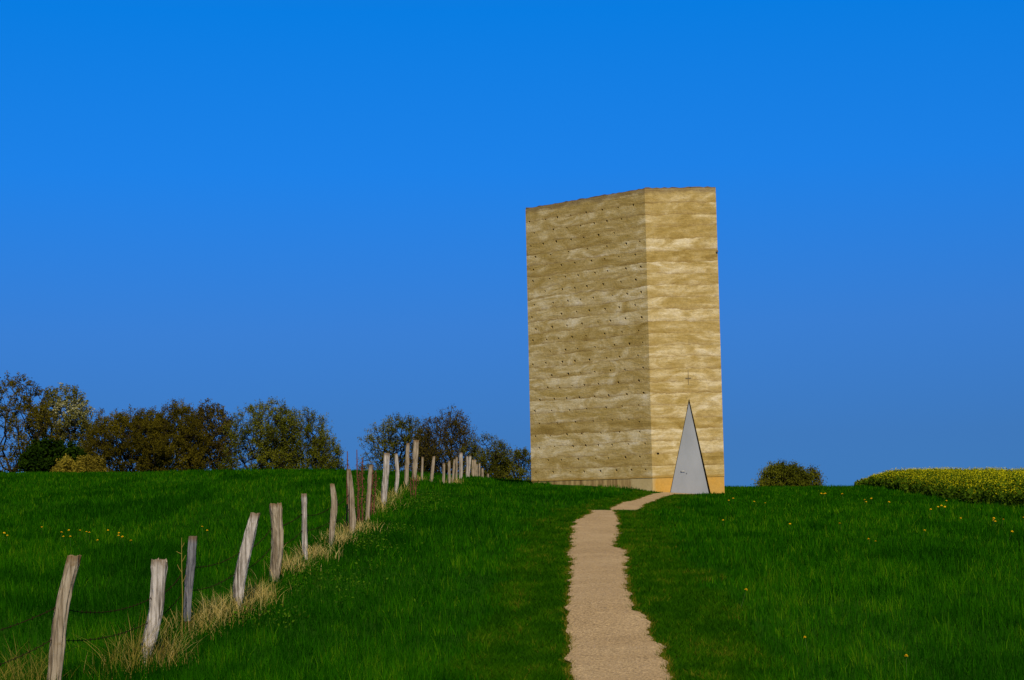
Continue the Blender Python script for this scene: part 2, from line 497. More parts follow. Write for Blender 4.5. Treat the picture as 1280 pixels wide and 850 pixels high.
# tie holes of the long wall, read off the photograph
z3 = [[(88, 232), (170, 221), (229, 209), (296, 199), (374, 184), (456, 171), (536, 160), (613, 147)], [(112, 288), (209, 271), (277, 262), (345, 251), (415, 239), (479, 228), (553, 218)],
      [(95, 355), (157, 343), (223, 331), (298, 322), (362, 312), (437, 299), (516, 288)], [(118, 410), (195, 399), (286, 384), (381, 369), (479, 356), (577, 342), (645, 331)],
      [(108, 474), (249, 451), (317, 440), (401, 429), (468, 420), (540, 408), (622, 398)], [(105, 532), (190, 520), (269, 510), (333, 502), (419, 490), (483, 481), (575, 468), (650, 459)],
      [(167, 582), (254, 573), (317, 567), (378, 558), (460, 547), (550, 536), (625, 525)], [(112, 652), (207, 641), (282, 632), (345, 625), (410, 616), (506, 604), (581, 596), (652, 587)],
      [(100, 715), (250, 698), (326, 687), (390, 680), (470, 672), (541, 664), (622, 653)], [(120, 775), (202, 764), (277, 756), (353, 747), (434, 739), (496, 731), (573, 721), (655, 715)],
      [(105, 832), (175, 828), (235, 822), (303, 814), (374, 808), (468, 798), (556, 789), (640, 782)]]
z4 = [[(192, 77), (270, 70), (331, 65), (419, 56), (518, 46), (593, 40), (660, 33)], [(105, 145), (170, 137), (254, 131), (317, 127), (391, 120), (478, 112), (544, 106), (636, 99)],
      [(200, 200), (284, 192), (347, 188), (418, 182), (497, 174), (570, 170), (662, 160)], [(180, 261), (240, 262), (303, 252), (365, 248), (437, 243), (537, 235), (641, 226)],
      [(140, 324), (213, 318), (275, 315), (340, 311), (417, 306), (488, 301), (580, 295), (665, 288)], [(115, 380), (200, 378), (290, 375), (377, 369), (475, 362), (556, 355), (640, 350)],
      [(138, 443), (228, 441), (320, 435), (410, 430), (506, 425), (590, 422), (643, 434)], [(118, 508), (193, 505), (277, 498), (352, 495), (449, 491), (543, 486), (645, 484)],
      [(137, 566), (215, 560), (308, 558), (372, 554), (436, 552), (505, 550), (588, 547), (672, 543)], [(182, 628), (249, 627), (334, 623), (423, 620), (487, 618), (573, 614), (646, 611)],
      [(120, 690), (207, 688), (295, 687), (364, 686), (447, 684), (528, 680), (604, 678), (675, 676)]]
pix = [(640 + x / 4.046, 220 + y / 4.046) for r in z3 for x, y in r] + [(640 + x / 4.046, 420 + y / 4.046) for r in z4 for x, y in r]
nL = Vector((-(ring[0].y - ring[4].y), (ring[0].x - ring[4].x), 0)).normalized()
if nL.y > 0: nL = -nL
nR = Vector((ring[1].y - ring[0].y, -(ring[1].x - ring[0].x), 0)).normalized()
if nR.y > 0: nR = -nR


def on_plane(px, py, p0, n):
    o = Vector((0, 0, EYE)) - OFF
    d = fw + rt * ((px - CX) / F) + up * ((CY - py) / F)
    return o + d * ((p0 - o).dot(n) / d.dot(n))


cut = bmesh.new()
holes = [(on_plane(x, y, ring[0], nL), nL, .052 * random.uniform(.75, 1.2)) for x, y in pix]
holes.append((on_plane(822.5, 567, ring[0], nR), nR, .05))
for p, n, r in holes:
    u = Vector((0, 0, 1)); v = n.cross(u)
    ph = random.random()
    prism_bm(cut, [p + n * .05 + (u * math.cos(t + ph) + v * math.sin(t + ph)) * r for t in [k * math.pi / 4 for k in range(8)]], -n * .34)
# triangular doorway
dap = on_plane(861.3, 498, ring[0], nR); dl = on_plane(838.0, 612.5, ring[0], nR); dr = on_plane(887.6, 612.5, ring[0], nR)
dbz = min(dl.z, dr.z) - .25


def ext(p, a, z): return a + (p - a) * ((z - a.z) / (p.z - a.z))


dl2 = ext(dl, dap, dbz); dr2 = ext(dr, dap, dbz)
cutter = tmp_obj(cut, 'cutter_a')
bm2 = bmesh.new()
prism_bm(bm2, [dap + nR * .2, dl2 + nR * .2, dr2 + nR * .2], -nR * .65)
cutter2 = tmp_obj(bm2, 'cutter_b')
for c in (cutter, cutter2):
    md = wall.modifiers.new('b', 'BOOLEAN'); md.operation = 'DIFFERENCE'; md.object = c; md.solver = 'EXACT'
dg = bpy.context.evaluated_depsgraph_get()
newme = bpy.data.meshes.new_from_object(wall.evaluated_get(dg))
wall.modifiers.clear()
wall.data = newme
wall.data.name = 'wall'
for c in (cutter, cutter2):
    me = c.data; bpy.data.objects.remove(c); bpy.data.meshes.remove(me)
wall.parent = root
# crumbling rim course along the top
rim = MB()
for i in range(5):
    a = ring[i]; b = ring[(i + 1) % 5]
    nseg = max(8, int((b - a).length / .16))
    nn = Vector((b.y - a.y, -(b.x - a.x), 0)).normalized()
    V = []; Fs = []
    for k in range(nseg + 1):
        p = a.lerp(b, k / nseg); hgt = .018 + .05 * random.random() ** 2
        mid = Vector((1.0, 4.0, 0)); inn = (mid - p).normalized()
        o1 = p + inn * random.uniform(.004, .03); o2 = p + inn * .35
        V += [(*o1.xy, HT - .002), (*o1.xy, HT + hgt), (*o2.xy, HT + hgt * .8), (*o2.xy, HT - .002)]
    for k in range(nseg):
        s = k * 4
        for j in range(4): Fs.append((s + j, s + (j + 1) % 4, s + 4 + (j + 1) % 4, s + 4 + j))
    Fs += [(3, 2, 1, 0), (nseg * 4, nseg * 4 + 1, nseg * 4 + 2, nseg * 4 + 3)]
    rim.add(V, Fs)
rim.build('rim', MT['roof'], root)
# plinth under the walls, set back a little
cen = sum(ring, Vector()) / 5
pl = bmesh.new()
pring = [p + (cen - p).normalized() * (.02 if i in (0, 1) else .03) for i, p in enumerate(ring)]
prism_bm(pl, [p + Vector((0, 0, -1.6)) for p in pring], Vector((0, 0, 1.597)))
plo = tmp_obj(pl, 'plinth'); plo.data.materials.append(MT['plinth'])
# the doorway also runs through the plinth: cut
bm2 = bmesh.new()
prism_bm(bm2, [ext(dl, dap, .3) + nR * .2, dl2 + nR * .2, dr2 + nR * .2, ext(dr, dap, .3) + nR * .2], -nR * .65)
c = tmp_obj(bm2, 'cutter_c')
md = plo.modifiers.new('b', 'BOOLEAN'); md.operation = 'DIFFERENCE'; md.object = c; md.solver = 'EXACT'
dg = bpy.context.evaluated_depsgraph_get()
nm = bpy.data.meshes.new_from_object(plo.evaluated_get(dg)); plo.modifiers.clear(); plo.data = nm; nm.name = 'plinth'; plo.parent = root
me = c.data; bpy.data.objects.remove(c); bpy.data.meshes.remove(me)
# steel door leaf: triangular slab inside the recess, wider gap on the right
rdir = Vector((0, 0, 1)).cross(nR).normalized()
if rdir.x < 0: rdir = -rdir
da = dap + Vector((0, 0, -.16)) - rdir * .005 - nR * .05
d1 = dl2 + rdir * .03 - nR * .05; d2 = dr2 - rdir * .075 - nR * .05
bm3 = bmesh.new(); prism_bm(bm3, [da, d1, d2], -nR * .10)
do = tmp_obj(bm3, 'door'); do.data.materials.append(MT['door']); do.parent = root
bv = do.modifiers.new('bevel', 'BEVEL'); bv.width = .008; bv.segments = 2
hb = MB()
hp = on_plane(852, 589, ring[0] - nR * .05, nR)
hb.tube([hp - rdir * .02, hp - rdir * .02 + nR * .05], .026, 10)
hb.tube([hp - rdir * .02 + nR * .05, hp + rdir * .13 + nR * .055], .010, 8)
hd = hb.build('handle', MT['steel'], do)
lk = MB(); kp = hp + rdir * .20 - Vector((0, 0, .09)); lk.tube([kp, kp + nR * .02], .024, 10)
lk.build('lock', MT['steel'], do)
# slim cross above the door
cb = MB()
cp = on_plane(860.3, 471.5, ring[0], nR) + nR * .008


def barbox(mb, c, hx, hy, hz):
    ax = rdir; ay = nR
    V = [c + ax * (sx * hx) + ay * (sy * hy) + Vector((0, 0, sz * hz)) for sz in (-1, 1) for sy in (-1, 1) for sx in (-1, 1)]
    mb.add([tuple(v) for v in V], [(0, 2, 3, 1), (4, 5, 7, 6), (0, 1, 5, 4), (2, 6, 7, 3), (0, 4, 6, 2), (1, 3, 7, 5)])


barbox(cb, cp, .008, .02, .29)
barbox(cb, cp + Vector((-.065, 0, 0)) + Vector((-.0, 0, -.03)), .065 - .0105, .017, .007)
barbox(cb, cp + Vector((.065, 0, 0)) + Vector((0, 0, -.03)), .065 - .0105, .017, .007)
cb.build('cross', MT['bronze'], root)
cn = MB(); q = on_plane(896.3, 314.3, ring[0], nR)
cn.tube([q - nR * .05, q + nR * .06], .05, 8)
cn.build('tie_plug', MT['bronze'], root)

# ------------------------------------------------------------------ fence
posts = [  # (distance, [(px, py, width px) top -> bottom], material, jagged)
    (16.5, [(93.6, 694, 16.5), (89, 712, 16), (82, 738, 15.5), (75, 775, 17.5), (68, 850, 17), (66, 864, 17)], 'wood_tan', .25),
    (19.6, [(199.7, 699, 19), (199, 722, 17), (197, 752, 16), (191.5, 786, 17), (184, 810, 15), (180, 826, 8)], 'wood_pale', .9),
    (22.0, [(241, 670, 11.5), (239, 700, 11.5), (236, 728, 12), (234.5, 750, 10), (234, 782, 9)], 'wood_dark', .15),
    (24.5, [(319, 641, 12), (314.5, 658, 13), (309, 680, 14), (300, 718, 15), (297, 746, 12.5), (300, 760, 4)], 'wood_pale', .5),
    (28.0, [(343.7, 629, 17), (345, 645, 15), (346.3, 664, 15), (346, 692, 15.5), (343, 716, 13)], 'wood_tan', 1.0),
    (31.5, [(380, 617, 7), (380.5, 640, 6.5), (380.5, 665, 6.5), (381.5, 694, 7)], 'wood_pale', .5),
    (34.0, [(415, 604.5, 6), (417.5, 622, 8), (418, 634, 8.5), (415.5, 655, 8), (414, 681, 6)], 'wood_tan', .8),
    (37.5, [(435.8, 586, 4.5), (438, 605, 6), (439, 622, 7), (440.3, 650, 7.5), (440.5, 662, 7)], 'wood_tan', 1.2),
    (41.0, [(463.5, 581, 5), (462, 600, 5), (460, 630, 5), (459.6, 644, 5)], 'wood_tan', .5),
    (45.0, [(483.3, 566, 7.5), (482.5, 590, 7.5), (480, 615, 7.5), (479.5, 629, 7)], 'wood_pale', .3),
    (50.0, [(495, 567, 4), (496, 580, 4.5), (497, 595, 5), (495, 614, 4.5)], 'wood_pale', .8),
    (56.0, [(509.8, 554, 4), (509, 575, 4.5), (507.5, 602, 5)], 'wood_tan', .3),
    (60.0, [(520.5, 550, 6), (519.5, 570, 6), (517.5, 598, 5.5)], 'wood_tan', .5),
    (64.0, [(528, 571, 3), (527, 600, 3.2)], 'wood_tan', .3),
    (68.0, [(542.7, 570, 3), (541, 585, 4), (539, 604, 4)], 'wood_tan', .5),
    (71.5, [(555, 579, 3), (554.5, 605, 3)], 'wood_tan', .3),
    (75.0, [(561.4, 576, 3), (561.6, 603, 3)], 'wood_tan', .3),
    (78.5, [(568.3, 574, 3), (566, 600, 3.4)], 'wood_tan', .4),
    (82.0, [(571, 571, 2.6), (570.5, 600, 2.6)], 'wood_tan', .3),
    (85.0, [(576, 565.6, 4.6), (576, 596, 4.6)], 'wood_pale', .7),
    (88.5, [(584, 570, 2.5), (583.5, 596, 2.5)], 'wood_pale', .3),
    (91.5, [(587.6, 569.5, 3.6), (585.3, 597, 3.6)], 'wood_pale', .4),
    (95.0, [(591, 574.5, 2.8), (590.6, 599, 2.8)], 'wood_tan', .3),
    (98.5, [(593.9, 574.5, 2.8), (593.3, 599, 2.8)], 'wood_tan', .3),
    (102, [(596, 580, 2.5), (596, 602, 2.5)], 'wood_tan', .3),
    (105, [(599.4, 578.7, 2.5), (599, 602, 2.5)], 'wood_tan', .3),
    (109, [(603, 585, 2.8), (603, 604, 2.8)], 'wood_tan', .3),
    (115, [(609.8, 592, 3), (610, 606, 3)], 'wood_tan', .3),
]
plabel = {0: 'leaning tan post with brown top, nearest on the left', 1: 'pale curved split post with ragged top and pointed foot', 2: 'dark grey thin post with rotten reddish foot', 3: 'pale post leaning right with narrow foot', 4: 'broad post with splintered flaring top',
          7: 'slim tapering post beside reddish dock stalks', 9: 'thick flat topped pale post', 12: 'tall tan post standing highest against the trees'}
p0 = at(*posts[0][1][-2][:2], posts[0][0])
fence = empty('wire_fence', (p0.x, p0.y, tz(p0.x, p0.y)))
tag(fence, 'old barbed wire fence of leaning weathered wooden posts running up the hill', 'fence')
fo = Vector(fence.location)
spines = []
FX = []
for i, (D, sp, mat, jag) in enumerate(posts):
    pts = [at(x, y, D) for x, y, w in sp]
    rad = [max(w / F * D / 2, .03) for x, y, w in sp]
    # carry it into the ground
    b = pts[-1]; g = tz(b.x, b.y)
    FX.append((b.x, b.y))
    dirn = (pts[-1] - pts[-2]).normalized()
    pts.append(Vector((b.x, b.y, min(g, b.z) - .25)) + Vector((dirn.x, 0, 0)) * .15); rad.append(rad[-1] * .9)
    # resample the spine
    Ls = [0]
    for a, c2 in zip(pts, pts[1:]): Ls.append(Ls[-1] + (c2 - a).length)
    nr = 18 if i < 13 else 7
    ns = 20 if i < 8 else (14 if i < 13 else 8)
    S_ = np.linspace(0, Ls[-1], nr)
    ar = np.array([tuple(p) for p in pts])
    spn = np.stack([np.interp(S_, Ls, ar[:, k]) for k in range(3)], 1)
    for _ in range(1):
        spn[1:-1] = (spn[:-2] + 2 * spn[1:-1] + spn[2:]) / 4
    rr = np.interp(S_, Ls, rad)
    spines.append((spn, rr))
    ph = random.random() * 10
    prof = np.array([1 + .10 * math.sin(2 * t + ph) + .07 * math.sin(3 * t + ph * 2) + random.uniform(-.14, .10) for t in np.linspace(0, 2 * math.pi, ns, endpoint=False)])
    pj = np.array([random.uniform(-1, .15) ** 3 if random.random() < .6 else random.uniform(-.3, .2) for _ in range(ns)])
    V = []; Fs = []; MI = []
    flat = .78
    for k in range(nr):
        for j in range(ns):
            t = 2 * math.pi * j / ns
            r = rr[k] * prof[j] * (1 + (.05 * math.sin(k * 1.3 + j * 2.1) + random.uniform(-.05, .05) if i < 13 else 0))
            zoff = 0
            if k == 0: zoff = pj[j] * rr[0] * 1.3 * jag; r *= .93
            elif k == 1: zoff = pj[j] * rr[0] * .3 * jag
            V.append((spn[k, 0] + math.cos(t) * r, spn[k, 1] + math.sin(t) * r * flat, spn[k, 2] + zoff))
    for k in range(nr - 1):
        for j in range(ns):
            Fs.append((k * ns + j, (k + 1) * ns + j, (k + 1) * ns + (j + 1) % ns, k * ns + (j + 1) % ns))
            MI.append(1 if (i == 2 and k > nr * .62) else 0)
    # sunk, rough end grain
    ctr = len(V); V.append((spn[0, 0], spn[0, 1], spn[0, 2] - rr[0] * (.25 + .5 * jag)))
    for j in range(ns): Fs.append((ctr, j, (j + 1) % ns)); MI.append(0)
    Fs.append(tuple((nr - 1) * ns + j for j in range(ns))[::-1]); MI.append(0)
    base = Vector(pts[-2])
    me = bpy.data.meshes.new('post')
    me.from_pydata([tuple(Vector(v) - base) for v in V], [], Fs)
    me.materials.append(MT[mat]); me.materials.append(MT['rot'])
    me.polygons.foreach_set('material_index', np.array(MI, np.int32)); me.update()
    o = bpy.data.objects.new('post', me); COL.objects.link(o); o.parent = fence; o.location = base - fo
    if i in plabel: o['label'] = plabel[i]
FX = np.array(FX)


def fence_x(y): return np.interp(y, FX[:, 1], FX[:, 0])


def at_height(i, h):
    spn, rr = spines[i]
    g = tz(*FX[i]); z = g + h
    zz = spn[::-1, 2]
    return Vector((np.interp(z, zz, spn[::-1, 0]) - np.interp(z, zz, rr[::-1]) * .85, np.interp(z, zz, spn[::-1, 1]) - .01, min(z, spn[0, 2] - .05)))


for h in (.80, .52):
    wb = MB()
    prev = None
    chain = [at(-75, (806 if h > .6 else 850), 14.6)] + [at_height(i, h * (1 if i != 1 else .92)) for i in range(len(posts))]
    for a, b in zip(chain, chain[1:]):
        sag = .07 * min(1, (b - a).length / 3) * random.uniform(.6, 1.3)
        npt = 12 if a.y < 40 else 4
        pp = [a.lerp(b, k / npt) - Vector((0, 0, sag * 4 * (k / npt) * (1 - k / npt))) for k in range(npt + 1)]
        wb.tube(pp, .0038 if a.y < 50 else .006, 5, cap=False)
        if a.y < 36:
            L = (b - a).length
            for q in np.arange(.08, L, .13):
                c = a.lerp(b, q / L) - Vector((0, 0, sag * 4 * (q / L) * (1 - q / L)))
                for ang in (random.uniform(0, 3), random.uniform(0, 3)):
                    v = Vector((math.cos(ang) * .3, math.cos(ang) * .5, math.sin(ang))) * .018
                    wb.tube([c - v, c + v], .0028, 3, cap=False)
    wb.build('wire', MT['wire'], fence, off=fo)

# ------------------------------------------------------------------ grass


def blades(name, xs, ys, h, w, lean, tint, mat, segs=2, curl=.5, zoff=-.01, windx=0.0):
    n = len(xs)
    z = terrain(xs, ys) + zoff
    az = rng.uniform(0, 2 * np.pi, n)
    face = rng.uniform(0, np.pi, n)
    lx = np.cos(az) * lean + windx; ly = np.sin(az) * lean
    wx = np.cos(face) * w * .5; wy = np.sin(face) * w * .5 * .6
    V = np.zeros((n, 2 * segs + 1, 3), np.float32)
    for k in range(segs):
        t = k / segs
        b = t ** (1 + curl)
        tap = 1 - .55 * t
        cx = xs + lx * b * h; cy = ys + ly * b * h; cz = z + h * t * (1 - .25 * np.minimum(lean, 1.2) * t)
        V[:, 2 * k, 0] = cx - wx * tap; V[:, 2 * k, 1] = cy - wy * tap; V[:, 2 * k, 2] = cz
        V[:, 2 * k + 1, 0] = cx + wx * tap; V[:, 2 * k + 1, 1] = cy + wy * tap; V[:, 2 * k + 1, 2] = cz
    V[:, -1, 0] = xs + lx * h; V[:, -1, 1] = ys + ly * h; V[:, -1, 2] = z + h * (1 - .25 * np.minimum(lean, 1.2))
    m = 2 * segs + 1
    base = (np.arange(n) * m)[:, None]
    quads = [base + np.array([[2 * k, 2 * k + 1, 2 * k + 3, 2 * k + 2]]) for k in range(segs - 1)]
    tris = base + np.array([[2 * segs - 2, 2 * segs - 1, 2 * segs]])
    polys = ([np.concatenate(quads)] if quads else []) + [tris]
    return mesh_np(name, V.reshape(-1, 3), polys, mat, tint=np.repeat(tint, m))


def scatter(n, d0, d1, pw, pxlo, pxhi):
    """random ground points, denser near: pdf ~ D * D^-pw"""
    u = rng.random(n); e = 2 - pw
    D = (d0 ** e + u * (d1 ** e - d0 ** e)) ** (1 / e)
    px = rng.uniform(pxlo, pxhi, n)
    return (px - CX) / F * D, D


def in_rape(x, y):
    fx = np.interp(y, [20, 45, 62, 80, 100, 118], [9.5, 12.35, 14.4, 16.6, 18.6, 20.2])
    return (x > fx + .5 + (fbm(y * .4, y * 0, 9) - .5) * .7) & (y < 103)


def in_chapel(x, y):
    px = np.array([p.x + A.x for p in ring]); pyy = np.array([p.y + A.y for p in ring])
    ins = np.ones(len(x), bool)
    for i in range(5):
        j = (i + 1) % 5
        ins &= (px[j] - px[i]) * (y - pyy[i]) - (pyy[j] - pyy[i]) * (x - px[i]) > 0
    return ins


def grass_pts(n, d0, d1, pw, lo=-520, hi=1900):
    x, y = scatter(n, d0, d1, pw, lo, hi)
    l, r = path_edges(y)
    dl = l - x; dr = x - r
    dp = np.maximum(dl, dr)          # distance outside the path
    keep = (dp > -.02) & ~in_chapel(x, y) & ~in_rape(x, y)
    keep &= (y < 78) | (x < 1.5) | (x > 8.5)
    x, y, dp = x[keep], y[keep], dp[keep]
    fx = fence_x(y)
    return x, y, dp, x - fx


# long grass, split by the fence
x, y, dp, df = grass_pts(1150000, 10, 128, 1.38)
patch = fbm(x * .55, y * .35, 21)
fine = fbm(x * 2.2, y * 1.6, 31)
mown = np.clip((dp - .15) / 1.3 + (fbm(x * 1.1, y * .7, 77) - .5) * .7, 0, 1)     # trampled strip beside the path
mown = np.where(df < 0, 1, mown)
near_g = (np.abs(df) < .5) & (y < 60)
clump = vnoise(x * 4.2, y * 3.0, 91)
clump2 = vnoise(x * 9.0, y * 5.0, 92)
h = .11 + .13 * (patch - .35) + .09 * (fine - .5) + .10 * (clump - .5)
h = np.where(df < 0, .12 + .11 * (patch - .35) + .08 * (fine - .5) + .09 * (clump - .5), h)
h = np.clip(h, .05, .25) * rng.uniform(.5, 1.3, len(x)) * (.28 + .72 * mown)
tall = rng.random(len(x)) < .05
h = np.where(tall & (mown > .8), h * 1.5, h)
h = np.where(y > 60, np.minimum(h, .24), h)
w = np.maximum(.0062, y * .00038) * rng.uniform(.6, 1.5, len(x))
tint = np.clip(.36 + .45 * (fbm(x * .35 + 5, y * .22, 41) - .45) + .4 * (fine - .5) + .55 * (clump - .5) + .5 * (clump2 - .5) + rng.normal(0, .24, len(x)), 0, .97)
dk = np.clip((fbm(x * .8 + 40, y * .30, 141) - .56) * 6, 0, 1)
tint = np.clip(tint - .30 * dk, 0, .97)
h = h * (1 + .25 * dk)
h = np.where(near_g, h * 1.35, h)
lean = np.abs(rng.normal(.28, .22, len(x)))
turf = (mown < .55) & (df > 0)
keepT = turf
left = (df < 0)
right = ~left & ~turf
o = blades('meadow_grass', x[left], y[left], h[left], w[left], lean[left], tint[left], MT['grass'])
tag(o, 'long dark green meadow grass beyond the wire fence on the left', 'grass', kind='stuff')
o = blades('meadow_grass', x[right], y[right], h[right], w[right], lean[right], tint[right], MT['grass'])
tag(o, 'lush green grass on both sides of the gravel path, up to fence and rape field', 'grass', kind='stuff')
# short worn turf beside the path (more, shorter blades) with straw at the very edge
x2, y2 = scatter(520000, 12, 78, 1.5, 420, 1150)
l, r = path_edges(y2)
dp2 = np.maximum(l - x2, x2 - r)
mo = np.clip((dp2 - .15) / 1.3 + (fbm(x2 * 1.1, y2 * .7, 77) - .5) * .7, 0, 1)
k = (dp2 > -.055 * rng.random(len(x2)) ** 2) & (mo < .7) & ~in_chapel(x2, y2)
x2, y2, dp2, mo = x2[k], y2[k], dp2[k], mo[k]
xs = np.concatenate([x[turf], x2]); ys = np.concatenate([y[turf], y2]); dd = np.concatenate([dp[turf], dp2])
n2 = len(xs)
fine2 = fbm(xs * 2.5, ys * 1.8, 51)
ht = (.045 + .05 * fine2 + .02 * np.clip(dd, 0, 1.5)) * rng.uniform(.6, 1.3, n2)
tt = np.clip(.36 + 1.0 * (fine2 - .5) + .5 * (vnoise(xs * 6, ys * 4, 93) - .5) + rng.normal(0, .22, n2), 0, .93)
edge = (dd < .015 + .06 * rng.random(n2) ** 2) & (rng.random(n2) < .75)
tt = np.where(edge, rng.uniform(.93, 1, n2), tt)
o = blades('turf', xs, ys, ht, np.maximum(.005, ys * .00034) * rng.uniform(.7, 1.4, n2), np.abs(rng.normal(.7, .4, n2)), tt, MT['turf'])
tag(o, 'short worn turf with yellowed edges bordering the gravel path', 'turf', kind='stuff')

# dry straw grass along the fence
N = 9500
yy = (12.5 ** .5 + rng.random(N) * (80 ** .5 - 12.5 ** .5)) ** 2
off = rng.normal(.0, .14, N) + (vnoise(yy * .8, yy * 0, 66) - .5) * .3
dens = np.clip((vnoise(yy * .7, yy * 0, 61) - .38) * 2.2, .03, 1) * np.clip((vnoise(yy * 2.5, yy * 0 + 4, 62)) * 1.4, .1, 1) * np.interp(yy, [12, 19, 20.5, 24, 40, 50], [.12, .2, .55, .9, 1, .55])
dens = np.where((yy > 50) & (yy < 62), dens * .5, dens)
k = rng.random(N) < dens
yy, off = yy[k], off[k]
xx = fence_x(yy) + off
hh = rng.uniform(.16, .42, len(yy)) * (1 - .5 * np.minimum(np.abs(off), .9))
tt = np.clip(rng.normal(.62, .22, len(yy)), 0, 1)
dry_parts = [(xx, yy, hh, tt)]
# tufts around the first posts and in the lower left corner
for (px, py, D, n, s, hm, tm) in ((208, 818, 19.8, 330, .16, .42, .6), (175, 800, 19.5, 170, .20, .62, .35), (160, 830, 19.0, 120, .18, .55, .3), (246, 785, 22.1, 300, .22, .36, .6), (275, 770, 23.4, 420, .24, .42, .7), (318, 742, 25.6, 320, .2, .34, .72),
                              (15, 850, 16.6, 260, .24, .56, .24), (45, 850, 16.9, 90, .16, .5, .25), (-40, 850, 16.2, 200, .3, .5, .22), (130, 850, 17.6, 60, .25, .4, .2), (395, 697, 32.0, 420, .26, .32, .85), (425, 678, 35.4, 380, .26, .30, .85), (455, 665, 38.2, 260, .3, .26, .8), (365, 712, 29.5, 380, .22, .32, .78)):
    c = at(px, py, D)
    s = s * .68
    n = int(n * .72)
    xx = c.x + rng.normal(0, s, n); yy = D + rng.normal(0, s * 2, n)
    dry_parts.append((xx, yy, rng.uniform(.45, 1.15, n) * hm, np.clip(rng.normal(tm, .2, n), 0, 1)))
xx = np.concatenate([p[0] for p in dry_parts]); yy = np.concatenate([p[1] for p in dry_parts]); hh = np.concatenate([p[2] for p in dry_parts]); tt = np.concatenate([p[3] for p in dry_parts])
o = blades('dry_grass', xx, yy, hh, np.maximum(.005, yy * .0003) * rng.uniform(.6, 1.2, len(xx)), np.abs(rng.normal(.55, .30, len(xx))), tt, MT['dry'], segs=4, curl=.9)
tag(o, 'tufts of bleached straw coloured dry grass along the foot of the fence', 'dry grass', kind='stuff')


def leaf_cloud(cx, cy, cz, size, flat=0.3):
    """one quad per centre, random orientation -> verts, quads"""
    n = len(cx)
    a = rng.normal(0, 1, (n, 3)); a /= np.linalg.norm(a, axis=1, keepdims=True)
    b = rng.normal(0, 1, (n, 3)); b -= a * (a * b).sum(1, keepdims=True); b /= np.linalg.norm(b, axis=1, keepdims=True)
    c = np.stack([cx, cy, cz], 1)
    s = np.asarray(size)[:, None]
    V = np.stack([c - a * s, c + b * s * .55, c + a * s, c - b * s * .55], 1)
    return V.reshape(-1, 3), (np.arange(n)[:, None] * 4 + np.arange(4)[None])


# broad-leaved weeds on the near side of the fence
n = 5200
yy = rng.uniform(22, 50, n); xx = fence_x(yy) + .35 + np.abs(rng.normal(0, .65, n))
k = vnoise(xx * 2.2, yy * 1.5, 71) > .57
xx, yy = xx[k], yy[k]
zz = terrain(xx, yy) + rng.uniform(.08, .26, len(xx))
V, Q = leaf_cloud(xx, yy, zz, rng.uniform(.012, .028, len(xx)))
o = mesh_np('weeds', V, [Q], MT['weed'], tint=np.repeat(rng.random(len(xx)), 4))
tag(o, 'low broad leaved weeds in the grass just right of the fence', 'weeds', kind='stuff')

# ------------------------------------------------------------------ rape field
NR = 13500
yy = rng.uniform(16, 103, NR)
fxr = np.interp(yy, [20, 45, 62, 80, 100, 118], [9.5, 12.35, 14.4, 16.6, 18.6, 20.2]) + (fbm(yy * .4, yy * 0, 9) - .5) * .7
dep = rng.exponential(4.2, NR)
xx = fxr + dep
k = (np.abs(xx / yy) < .62)
xx, yy, dep = xx[k], yy[k], dep[k]
n = len(xx)
hp_ = (.80 + .16 * fbm(xx * .8, yy * .5, 81)) * rng.uniform(.82, 1.08, n)
hp_ *= np.clip(.66 + dep * .35 + rng.uniform(-.14, .14, n), .4, 1)
hp_ *= np.interp(yy, [16, 88, 97, 103], [1, 1, .85, .32])
zz = terrain(xx, yy)
# stems
sw = np.maximum(.010, yy * .0003)
lx = rng.normal(0, .07, n); ly = rng.normal(0, .07, n)
V = np.stack([np.stack([xx - sw / 2, yy, zz], 1), np.stack([xx + sw / 2, yy, zz], 1), np.stack([xx + lx + sw / 3, yy + ly, zz + hp_], 1), np.stack([xx + lx - sw / 3, yy + ly, zz + hp_], 1)], 1).reshape(-1, 3)
Q = np.arange(n)[:, None] * 4 + np.arange(4)[None]
allV = [V]; allQ = [Q]; mi = [np.zeros(n)]; ti = [np.full(4 * n, .3)]
nb = 4 * n


def add_cloud(rep, zlo, zhi, spread, s0, s1, mat):
    global nb
    idx = np.repeat(np.arange(n), rep)
    m = len(idx)
    f = rng.uniform(zlo, zhi, m)
    V, Q = leaf_cloud(xx[idx] + lx[idx] * f + rng.normal(0, spread, m), yy[idx] + ly[idx] * f + rng.normal(0, spread, m), zz[idx] + hp_[idx] * f, rng.uniform(s0, s1, m) * np.maximum(1, yy[idx] / 70))
    allV.append(V); allQ.append(Q + nb); mi.append(np.full(m, mat)); ti.append(np.repeat(rng.random(m), 4)); nb += len(V)


add_cloud(16, .12, .88, .10, .03, .085, 0)
add_cloud(13, .82, 1.08, .06, .010, .024, 1)
add_cloud(2, .55, .85, .08, .010, .020, 1)
add_cloud(12, .55, 1.0, .09, .02, .05, 0)
add_cloud(1, .70, .86, .08, .012, .022, 1)
o = mesh_np('rape_field', np.concatenate(allV), [np.concatenate(allQ)], [MT['rape_g'], MT['rape_y']], matidx=np.concatenate(mi), tint=np.concatenate(ti))
tag(o, 'dense crop of yellow flowering rape standing on the right hill crest', 'rape crop', kind='stuff')

